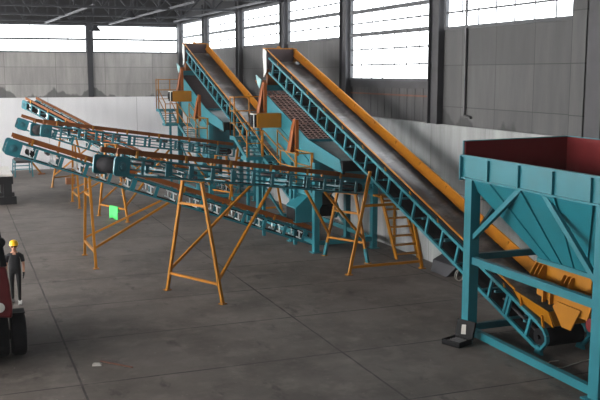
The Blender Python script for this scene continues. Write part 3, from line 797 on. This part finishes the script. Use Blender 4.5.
# beams and braces
for z in (.15, 1.94):
    obj('beam', MB().bar((xl, yn, z), (xl, yf, z), .14, .18), 'teal', Hp)
    obj('beam', MB().bar((xr, yn, z), (xr, yf, z), .14, .18), 'teal', Hp)
    obj('beam', MB().bar((xl, yf, z+.06), (xr, yf, z+.06), .12, .16), 'tealdeep', Hp)
obj('beam', MB().bar((xl, yn, 1.94), (xr, yn, 1.94), .12, .16), 'tealdeep', Hp)
obj('brace', MB().bar((xl-.02, yf-.05, 2.45), (xl-.02, .35, 3.95), .1, .12), 'teal', Hp)
obj('brace', MB().bar((xl-.02, -.45, 3.95), (xl-.02, yn+.1, 2.35), .1, .12), 'teal', Hp)
obj('brace', MB().bar((xr, yf-.05, 2.45), (xr, .35, 3.95), .1, .12), 'teal', Hp)
obj('brace', MB().bar((xl+.1, yf, 2.5), (-.2, yf, 3.9), .1, .1), 'tealdeep', Hp)

# feeder under the hopper
Fd = thing('vibrating_feeder', 'orange vibrating feeder with red motor bolted under the hopper funnel', 'feeder', (13.1, 15.6, 1.3))
fc = MB()
fx0, fx1, fy0, fy1 = -.62, .7, -.85, 1.0
fc.box(fx0, fx0+.03, fy0, fy1, .5, .9).box(fx1-.03, fx1, fy0, fy1, .5, .9).box(fx0, fx1, fy1-.03, fy1, .5, .9).box(fx0, fx1, fy0, fy0+.03, .5, .9)
fc.box(fx0-.08, fx0+.02, fy0-.05, fy1+.05, .86, .89).box(fx0-.08, fx0+.02, fy0-.05, fy1+.05, .47, .5)
col_ = obj('collar', fc, 'orange', Fd)
for y in (fy1, fy1-.14, fy1-.28, .02, -.12, -.26):
    big = y > .4
    obj('gusset', MB().prism([(fx0, .5), (fx0-.24 if big else fx0-.16, .5), (fx0-.24 if big else fx0-.16, .62), (fx0-.08, .88 if big else .76), (fx0, .88 if big else .76)], 'y', y-.012, y+.012), 'orange', col_)
for y in (fy1-.07, .0): obj('bolt', MB().tube((fx0-.16, y, .38), (fx0-.16, y, .52), .025), 'steel', col_)
pan = MB()
pp = [(fy1+.02, .34), (fy1+.02, .10), (-.5, -.08), (-.75, -.08), (-.9, .3)]
pan.prism(pp, 'x', fx0-.02, fx0+.01).prism(pp, 'x', fx1-.01, fx1+.02)
pan.prism([(fy1+.02, .10), (-.75, -.1), (-.75, -.06), (fy1+.02, .14)], 'x', fx0, fx1)
pan.box(fx0-.14, fx0, -.9, fy1+.02, .32, .36).box(fx0-.12, fx0-.02, fy1-.35, fy1-.3, .0, .34).box(fx0-.12, fx0-.02, fy1-.6, fy1-.55, .0, .34)
obj('pan', pan, 'orange', Fd)
obj('spout_cheek', MB().prism([(.2, .12), (.35, -.02), (.0, -.42), (-.3, -.42), (-.6, .1)], 'x', fx0-.08, fx0-.05), 'orange', Fd)
obj('motor', MB().lathe([(.06, -.3), (.15, -.28), (.16, -.2), (.16, .2), (.15, .28), (.06, .3)], (-.35, -.85, -.16), (1, 0, 0)), 'red', Fd, smooth=True, label='red vibrator motor')

# ------------------------------------------------------------------ small things
cs = thing('tool_case', 'open black tool case with a white sheet in its lid, leaning on the hopper leg', 'tool case', (11.13, 17.82, 0), math.radians(22))
obj('tray', MB().box(-.32, .18, -.26, .26, 0, .05).box(-.32, .18, -.26, -.23, 0, .13).box(-.32, .18, .23, .26, 0, .13).box(-.32, -.29, -.26, .26, 0, .13).box(.15, .18, -.26, .26, 0, .13), 'black', cs)
ld = obj('lid', MB().poly([(.18,-.26,.1),(.18,.26,.1),(.30,.26,.52),(.30,-.26,.52),(.24,-.26,.08),(.24,.26,.08),(.36,.26,.50),(.36,-.26,.50)], [(0,1,2,3),(7,6,5,4),(0,4,5,1),(1,5,6,2),(2,6,7,3),(3,7,4,0)]), 'black', cs)
obj('paper', MB().poly([(.203,-.06,.2),(.203,.08,.18),(.262,.1,.40),(.262,-.02,.42),(.198,-.06,.2),(.198,.08,.18),(.257,.1,.40),(.257,-.02,.42)], [(0,1,2,3),(7,6,5,4),(0,4,5,1),(1,5,6,2),(2,6,7,3),(3,7,4,0)]), 'litter', ld, label='white sheet')
for k in range(4):
    obj('tool', MB().tube((-.24+.1*k, -.18, .1), (-.22+.1*k, .16, .1), .02), 'steel', cs)

tag(obj('steel_bin', MB().poly([(14.47,25.0,0),(15.05,25.0,0),(15.05,24.05,0),(14.5,24.05,0),(14.62,25.12,.36),(15.1,25.12,.6),(15.1,23.75,.6),(14.67,23.75,.36)],
    [(0,1,2,3),(0,4,5,1),(1,5,6,2),(2,6,7,3),(3,7,4,0),(4,7,6,5)]), 'block'), 'dark grey steel bin on the floor beneath the rising conveyor', 'bin')
coil = []
for i in range(40):
    a = i/39*4*math.pi*1.2; coil.append(V((14.55+.14*math.cos(a), 23.35+.05*math.sin(a*.5), .2+.17*math.sin(a))))
tag(obj('cable_coil', MB().path(coil, .012, 6), 'cable'), 'small coil of pale cable beside the dark steel bin', 'cable')
cd = [(12.56,15.84),(12.33,15.86),(12.16,15.74),(12.13,15.52),(12.34,15.42),(12.7,15.52),(13.06,15.62),(13.4,15.66),(13.75,15.5)]
# smooth cord, climbing to the motor at its end
pts = []
for i in range(len(cd)-1):
    for k in range(4):
        f = k/4; pts.append(V((cd[i][0]*(1-f)+cd[i+1][0]*f, cd[i][1]*(1-f)+cd[i+1][1]*f, .012)))
pts += [V((13.9, 15.2, .012)), V((13.98, 14.9, .012)), V((13.98, 14.4, .012))]
tag(obj('power_cord', MB().path(pts, .011, 6), 'cable'), 'thin pale cord curling across the floor inside the hopper legs', 'cord')
tag(obj('steel_bar', MB().tube((2.82, 19.6, .02), (3.42, 18.9, .02), .018), 'stick'), 'thin rusty bar lying on the floor between the slab joints', 'bar')
tag(obj('litter_scrap', MB().poly([(2.62,19.5,0),(2.84,19.5,0),(2.8,19.3,0),(2.6,19.35,0),(2.66,19.46,.05),(2.78,19.44,.04),(2.76,19.36,.05),(2.64,19.38,.03)], [(0,1,2,3),(4,5,6,7),(0,1,5,4),(1,2,6,5),(2,3,7,6),(3,0,4,7)]), 'litter'), 'pale crumpled scrap on the slab joint near the rusty bar', 'litter')
tag(obj('carton', MB().box(-.26, .26, -.2, .2, 0, .38).box(-.27, .27, -.015, .015, .375, .385), 'carton'), 'small brown carton on the floor behind the orange conveyor legs', 'carton').location = (6.24, 53.1, 0)
# green cloth over the crossbar of B's A-frame
gz = 0
bmt = B.rotation_euler.z
def onB(t, n, z):
    c, s = math.cos(bmt), math.sin(bmt); return V((6.45+t*c-n*s, 39.44+t*s+n*c, z))
g = MB(); rows = []
zt = .55
prof = [(-.075, zt-.52), (-.07, zt-.3), (-.06, zt), (-.045, zt+.05), (0, zt+.06), (.045, zt+.05), (.055, zt), (.06, zt-.2)]
nn = 7
gp = []
for i in range(nn+1):
    n_ = -.5+.72*i/nn
    for t_, z_ in prof: gp.append(onB(t_+.012*math.sin(i*1.9)*(1 if t_ < 0 else -1), n_, z_-.03*math.sin(i*1.1) if z_ < zt-.1 else z_))
m_ = len(prof)
g.poly(gp, [(i*m_+k, i*m_+k+1, (i+1)*m_+k+1, (i+1)*m_+k) for i in range(nn) for k in range(m_-1)])
c_ = tag(obj('green_cloth', g, 'cloth', smooth=True), 'bright green cloth hung over the crossbar of an orange A-frame', 'cloth')
sm = c_.modifiers.new('Solidify', 'SOLIDIFY'); sm.thickness = .012

# plank topped black frame at the edge, teal roller rack, leaning orange beam
pf = thing('plank_bench', 'heavy black steel frame topped with pale planks, beside the hall\'s open floor', 'bench', (1.55, 46.6, 0), 0)
for y in (-.7, .9): obj('beam', MB().box(-1.3, 1.05, y-.13, y+.13, 1.02, 1.42), 'black', pf)
for y in (-.7, .9): obj('sill_beam', MB().box(-1.3, 1.18, y-.15, y+.15, 0, .38), 'black', pf)
for x in (-1.1, .78):
    for y in (-.7, .9): obj('post', MB().box(x-.2, x+.2, y-.12, y+.12, .38, 1.02), 'black', pf)
for k in range(5): obj('plank', MB().box(-1.3+.47*k, -1.3+.47*k+.45, -.95, 3.2, 1.42, 1.52), 'wood', pf)
for k in range(2): obj('post', MB().box(-1.0+1.6*k, -.8+1.6*k, 2.9, 3.1, 0, 1.42), 'black', pf)

rk = thing('roller_rack', 'low teal framed rack of dark rollers standing by the back wall', 'rack', (3.95, 58.6, 0))
for x in (-.5, .5):
    obj('side_rail', MB().bar((x, -.9, .9), (x, 1.4, .9), .08, .12), 'teal', rk)
    for y in (-.85, 1.35): obj('leg', MB().bar((x*1.08, y, 0), (x, y, .9), .07, .07, up=(0,1,0)), 'teal', rk)
for y in (-.85, 1.35): obj('crossbar', MB().bar((-.5, y, .5), (.5, y, .5), .06, .06), 'teal', rk)
for k in range(9): obj('roller', MB().tube((-.46, -.75+.26*k, .96), (.46, -.75+.26*k, .96), .085), 'steel', rk, smooth=True)
ob = thing('steel_channel', 'orange steel channel with a foot plate leaning against the teal roller rack', 'channel', (5.1, 59.0, 0))
obj('web', MB().bar((0, 0, .06), (-.68, -.1, 1.0), .2, .1), 'orange', ob)
obj('foot_plate', MB().box(-.2, .25, -.2, .2, 0, .07), 'rust', ob)
# pipe on the right wall
pi = tag(obj('wall_pipe', MB().path([V((XW-.06, 24.4, 10)), V((XW-.06, 24.4, 5.15)), V((XW-.06, 24.0, 5.1))], .045, 8), 'steel'), 'thin grey pipe running down the panelled wall beside the column', 'pipe')

# ------------------------------------------------------------------ forklift at the picture edge
fk = thing('forklift', 'red forklift with twin front tyres beside the man in the yellow helmet', 'forklift', (-.16, 20.85, 0))
def tyre(x, y, r, w_):
    pr = [(r*.45, -w_/2), (r*.86, -w_/2), (r*.97, -w_*.42), (r, -w_*.3), (r, w_*.3), (r*.97, w_*.42), (r*.86, w_/2), (r*.45, w_/2)]
    n = 44; pts = []; fs = []
    for j, (rr, h) in enumerate(pr):
        for i in range(n):
            a = 2*math.pi*i/n; q = rr-(.014 if (i//2) % 2 and 2 <= j <= 5 else 0)
            pts.append((x+h, y+math.cos(a)*q, r+math.sin(a)*q))
    for j in range(len(pr)-1):
        for i in range(n): fs.append((j*n+i, j*n+(i+1) % n, (j+1)*n+(i+1) % n, (j+1)*n+i))
    t = obj('tyre', MB().poly(pts, fs), 'rubber', fk)
    obj('rim', MB().lathe([(.04, -w_*.35), (r*.42, -w_*.4), (r*.45, 0), (r*.42, w_*.4), (.04, w_*.35)], (x, y, r), (1, 0, 0), 20), 'steel', t, smooth=True)
for x in (1.30, .92, -1.30, -.92): tyre(x, .0, .5, .33)
for x in (.8, -.8): tyre(x, 2.1, .4, .3)
obj('axle', MB().tube((-1.35, 0, .5), (1.35, 0, .5), .12), 'black', fk)
obj('chassis', MB().box(-.7, .7, -.3, 2.9, .45, 1.1), 'redpaint', fk, bevel=.05)
obj('counterweight', MB().box(-.95, .95, 2.3, 3.4, .45, 1.5), 'redpaint', fk, bevel=.15)
for s in (-1, 1):
    fe = obj('fender', MB().prism([(s*.62, 1.1), (s*1.16, 1.02), (s*1.18, 1.3), (s*1.14, 1.8), (s*1.08, 2.2), (s*.62, 2.25)], 'y', -.55, .9), 'redpaint', fk, bevel=.05)
    obj('headlight', MB().lathe([(.11, 0), (.11, .05), (.085, .06), (.03, .075)], (s*.9, -.54, 1.3), (0, -1, 0)), 'glasslamp', fe, smooth=True)
    obj('mudguard', MB().box(s*1.1-.36, s*1.1+.36, -.2, .25, 1.02, 1.04), 'black', fk)
    obj('pillar', MB().bar((s*1.02, -.45, 2.2), (s*.86, .0, 3.4), .13, .13).bar((s*.9, -.40, 2.2), (s*.74, .0, 3.3), .16, .05).bar((s*1.0, -.46, 1.3), (s*.98, -.45, 2.1), .09, .09), 'black', fk)
    obj('pillar', MB().bar((s*.85, 1.9, 1.4), (s*.75, 1.8, 3.3), .1, .1), 'black', fk)
    obj('work_lamp', MB().lathe([(.05, .1), (.11, .08), (.12, 0), (.1, -.01)], (s*.98, -.4, 2.75), (0, -1, 0)), 'black', fk, smooth=True)
    obj('mast_rail', MB().box(s*.42-.07, s*.42+.07, -.75, -.5, .15, 3.2), 'black', fk)
obj('roof', MB().box(-.85, .85, -.1, 1.95, 3.28, 3.36), 'black', fk)
obj('seat', MB().box(-.3, .3, .9, 1.4, 1.1, 1.35).box(-.3, .3, 1.35, 1.5, 1.3, 1.95), 'black', fk, bevel=.04)
obj('carriage', MB().box(-.6, .6, -.85, -.75, .3, .42).box(-.6, .6, -.85, -.75, .75, .87), 'black', fk)
for s in (-.35, .35): obj('fork', MB().box(s-.07, s+.07, -.92, -.85, .1, .9).box(s-.07, s+.07, -2.0, -.85, .06, .12), 'steel', fk)

# ------------------------------------------------------------------ the man
def person(loc, rot):
    R = thing('person', 'man in yellow helmet, dark T-shirt and gloves walking past the red forklift', 'person', loc, rot)
    # faces local -y; H about 1.76
    J = {}
    def v(n, x, y, z, rx, ry=None): J[n] = ((x, y, z), (rx, ry or rx))
    v('pel', 0, 0, .97, .155, .115); v('waist', 0, -.01, 1.10, .168, .128); v('chest', 0, -.01, 1.28, .178, .13); v('shl', 0, .005, 1.42, .12, .085)
    v('neck', 0, .0, 1.50, .058); v('hd0', 0, -.02, 1.57, .068, .08); v('hd1', 0, -.025, 1.66, .078, .098); v('hd2', 0, -.01, 1.73, .06, .08)
    for s, k in ((1, 'L'), (-1, 'R')):
        st_ = .13 if s > 0 else -.16
        v('hip'+k, s*.09, 0, .92, .095); v('kn'+k, s*.10, -st_*.6-.02, .52, .062); v('an'+k, s*.10, -st_*.9+.03, .09, .042)
        v('ft'+k, s*.11, -st_*.9-.10, .045, .042, .035)
        v('so'+k, s*.178, .0, 1.395, .062); v('el'+k, s*.235, .03, 1.13, .043); v('wr'+k, s*.238, -.06, .89, .030)
        v('pa'+k, s*.234, -.085, .82, .034, .022)
    E = [('pel','waist'),('waist','chest'),('chest','shl'),('shl','neck'),('neck','hd0'),('hd0','hd1'),('hd1','hd2')]
    for k in 'LR': E += [('pel','hip'+k),('hip'+k,'kn'+k),('kn'+k,'an'+k),('an'+k,'ft'+k),('shl','so'+k),('so'+k,'el'+k),('el'+k,'wr'+k),('wr'+k,'pa'+k)]
    # fingers: five short chains from the palm
    for s, k in ((1, 'L'), (-1, 'R')):
        px, py, pz = J['pa'+k][0]
        for i, (dy, ln) in enumerate(((-.024, .075), (-.008, .085), (.008, .08), (.024, .062))):
            v('f%d%s' % (i, k), px, py+dy*.9, pz-.035, .0095); v('g%d%s' % (i, k), px-s*.008, py+dy-.006, pz-.035-ln*.5, .0088); v('h%d%s' % (i, k), px-s*.026, py+dy-.014, pz-.035-ln*.92, .0075)
            E += [('pa'+k, 'f%d%s' % (i, k)), ('f%d%s' % (i, k), 'g%d%s' % (i, k)), ('g%d%s' % (i, k), 'h%d%s' % (i, k))]
        v('t0'+k, px-s*.008, py-.034, pz+.005, .011); v('t1'+k, px-s*.022, py-.055, pz-.03, .009); E += [('pa'+k, 't0'+k), ('t0'+k, 't1'+k)]
    names = list(J); idx = {n: i for i, n in enumerate(names)}
    me = bpy.data.meshes.new('body'); me.from_pydata([J[n][0] for n in names], [(idx[a], idx[b]) for a, b in E], [])
    tmp = bpy.data.objects.new('tmp_body', me); COL.objects.link(tmp)
    md = tmp.modifiers.new('Skin', 'SKIN'); md.use_smooth_shade = True
    sv = me.skin_vertices[0].data
    for i, n in enumerate(names): sv[i].radius = J[n][1]; sv[i].use_root = (n == 'pel')
    sd = tmp.modifiers.new('Sub', 'SUBSURF'); sd.levels = 2; sd.render_levels = 2
    dg = bpy.context.evaluated_depsgraph_get()
    m2 = bpy.data.meshes.new_from_object(tmp.evaluated_get(dg)); bpy.data.objects.remove(tmp)
    m2.name = 'body'; m2.materials.clear()
    for k in ('skin', 'shirt', 'trouser', 'glove', 'shoe'): m2.materials.append(M[k])
    for p in m2.polygons:
        p.use_smooth = True; c = p.center
        arm = abs(c.x) > .175 and c.z < 1.42
        if c.z < .10: k = 4
        elif arm and c.z < .90 and abs(c.x) > .19: k = 3
        elif arm and c.z < 1.20 and abs(c.x) > .19: k = 0
        elif c.z < 1.0: k = 2
        elif c.z < 1.47 and not (c.y < -.03 and abs(c.x) < .035 and c.z > 1.425): k = 1
        else: k = 0
        p.material_index = k
    b = bpy.data.objects.new('body', m2); COL.objects.link(b); b.parent = R
    # face
    f = MB().lathe([(.004, .03), (.014, .012), (.018, -.012), (.006, -.022)], (0, -.122, 1.625), (0, -.25, 1), 8)
    for s in (-1, 1): f.lathe([(.006, -.03), (.016, -.015), (.018, .012), (.008, .03)], (s*.088, 0, 1.63), (0, .1, 1), 8)
    obj('face_relief', f, 'skin', b, smooth=True)
    obj('mouth', MB().bar((-.022, -.118, 1.583), (.022, -.118, 1.583), .012, .008), 'red', b)
    gl = MB()
    for s in (-1, 1): gl.lathe([(.028, 0), (.027, .008), (.012, .012)], (s*.034, -.117, 1.655), (s*.25, -1, 0), 12).bar((s*.06, -.11, 1.66), (s*.085, .0, 1.655), .006, .008)
    gl.bar((-.012, -.122, 1.66), (.012, -.122, 1.66), .006, .008)
    obj('sunglasses', gl, 'lens', R)
    obj('hair', MB().lathe([(.082, 0), (.088, .03), (.085, .07)], (0, .012, 1.62), (0, .1, 1), 18), 'hair', R, smooth=True)
    hm = obj('helmet', MB().lathe([(.125, 0), (.13, .012), (.122, .03), (.118, .07), (.098, .11), (.06, .135), (.015, .143)], (0, -.015, 1.685), (0, -.08, 1), 24), 'helmet', R, smooth=True)
    obj('visor', MB().lathe([(.10, 0), (.10, .01)], (0, -.065, 1.683), (0, -.1, 1), 20), 'helmet', hm, smooth=True)
    obj('ridge', MB().bar((0, -.1, 1.79), (0, .07, 1.805), .03, .03), 'helmet', hm)
    for s, k in ((1, 'L'), (-1, 'R')):
        x, y, z = J['ft'+k][0]
        obj('shoe', MB().prism([(y-.1, .0), (y+.17, 0), (y+.17, .09), (y+.06, .1), (y-.05, .07), (y-.11, .04)], 'x', x-.048, x+.048), 'sole' if s > 0 else 'shoe', R, bevel=.015)
    # sleeves' hems and belt
    for s in (-1, 1): obj('sleeve', MB().tube((s*.19, .0, 1.385), (s*.226, .025, 1.2), .060, 14, .054), 'shirt', R, smooth=True)
    return R
pp_ = person((1.40, 25.75, 0), math.radians(-6))

# ------------------------------------------------------------------ light, camera, view
wd = bpy.data.worlds.new('World'); SC.world = wd; wd.use_nodes = True
nt = wd.node_tree; bg = nt.nodes['Background']
sky = nt.nodes.new('ShaderNodeTexSky'); sky.sky_type = 'NISHITA'; sky.sun_elevation = math.radians(35); sky.sun_disc = False
nt.links.new(sky.outputs[0], bg.inputs['Color']); bg.inputs['Strength'].default_value = .2

vs = nt.nodes.new('ShaderNodeVolumeScatter'); vs.inputs['Density'].default_value = .0005; vs.inputs['Anisotropy'].default_value = .2
nt.links.new(vs.outputs[0], nt.nodes['World Output'].inputs['Volume'])

F, HZ = 880., 73.
cam = bpy.data.cameras.new('Camera'); co = bpy.data.objects.new('Camera', cam); COL.objects.link(co); SC.camera = co
cam.sensor_width = 36.; cam.lens = F*36/600; cam.clip_end = 300
th = math.atan((200-HZ)/F); psi = math.atan(349/math.hypot(F, 200-HZ))
co.location = (0, 0, 6.5); co.rotation_euler = (math.pi/2-th, 0, -psi)

SC.view_settings.view_transform = 'Standard'; SC.view_settings.look = 'None'
SC.view_settings.exposure = 1.0; SC.view_settings.gamma = 1.; SC.view_settings.use_curve_mapping = False
cy = SC.cycles
cy.use_denoising = True; cy.max_bounces = 8; cy.diffuse_bounces = 5; cy.glossy_bounces = 3
cy.sample_clamp_indirect = 6
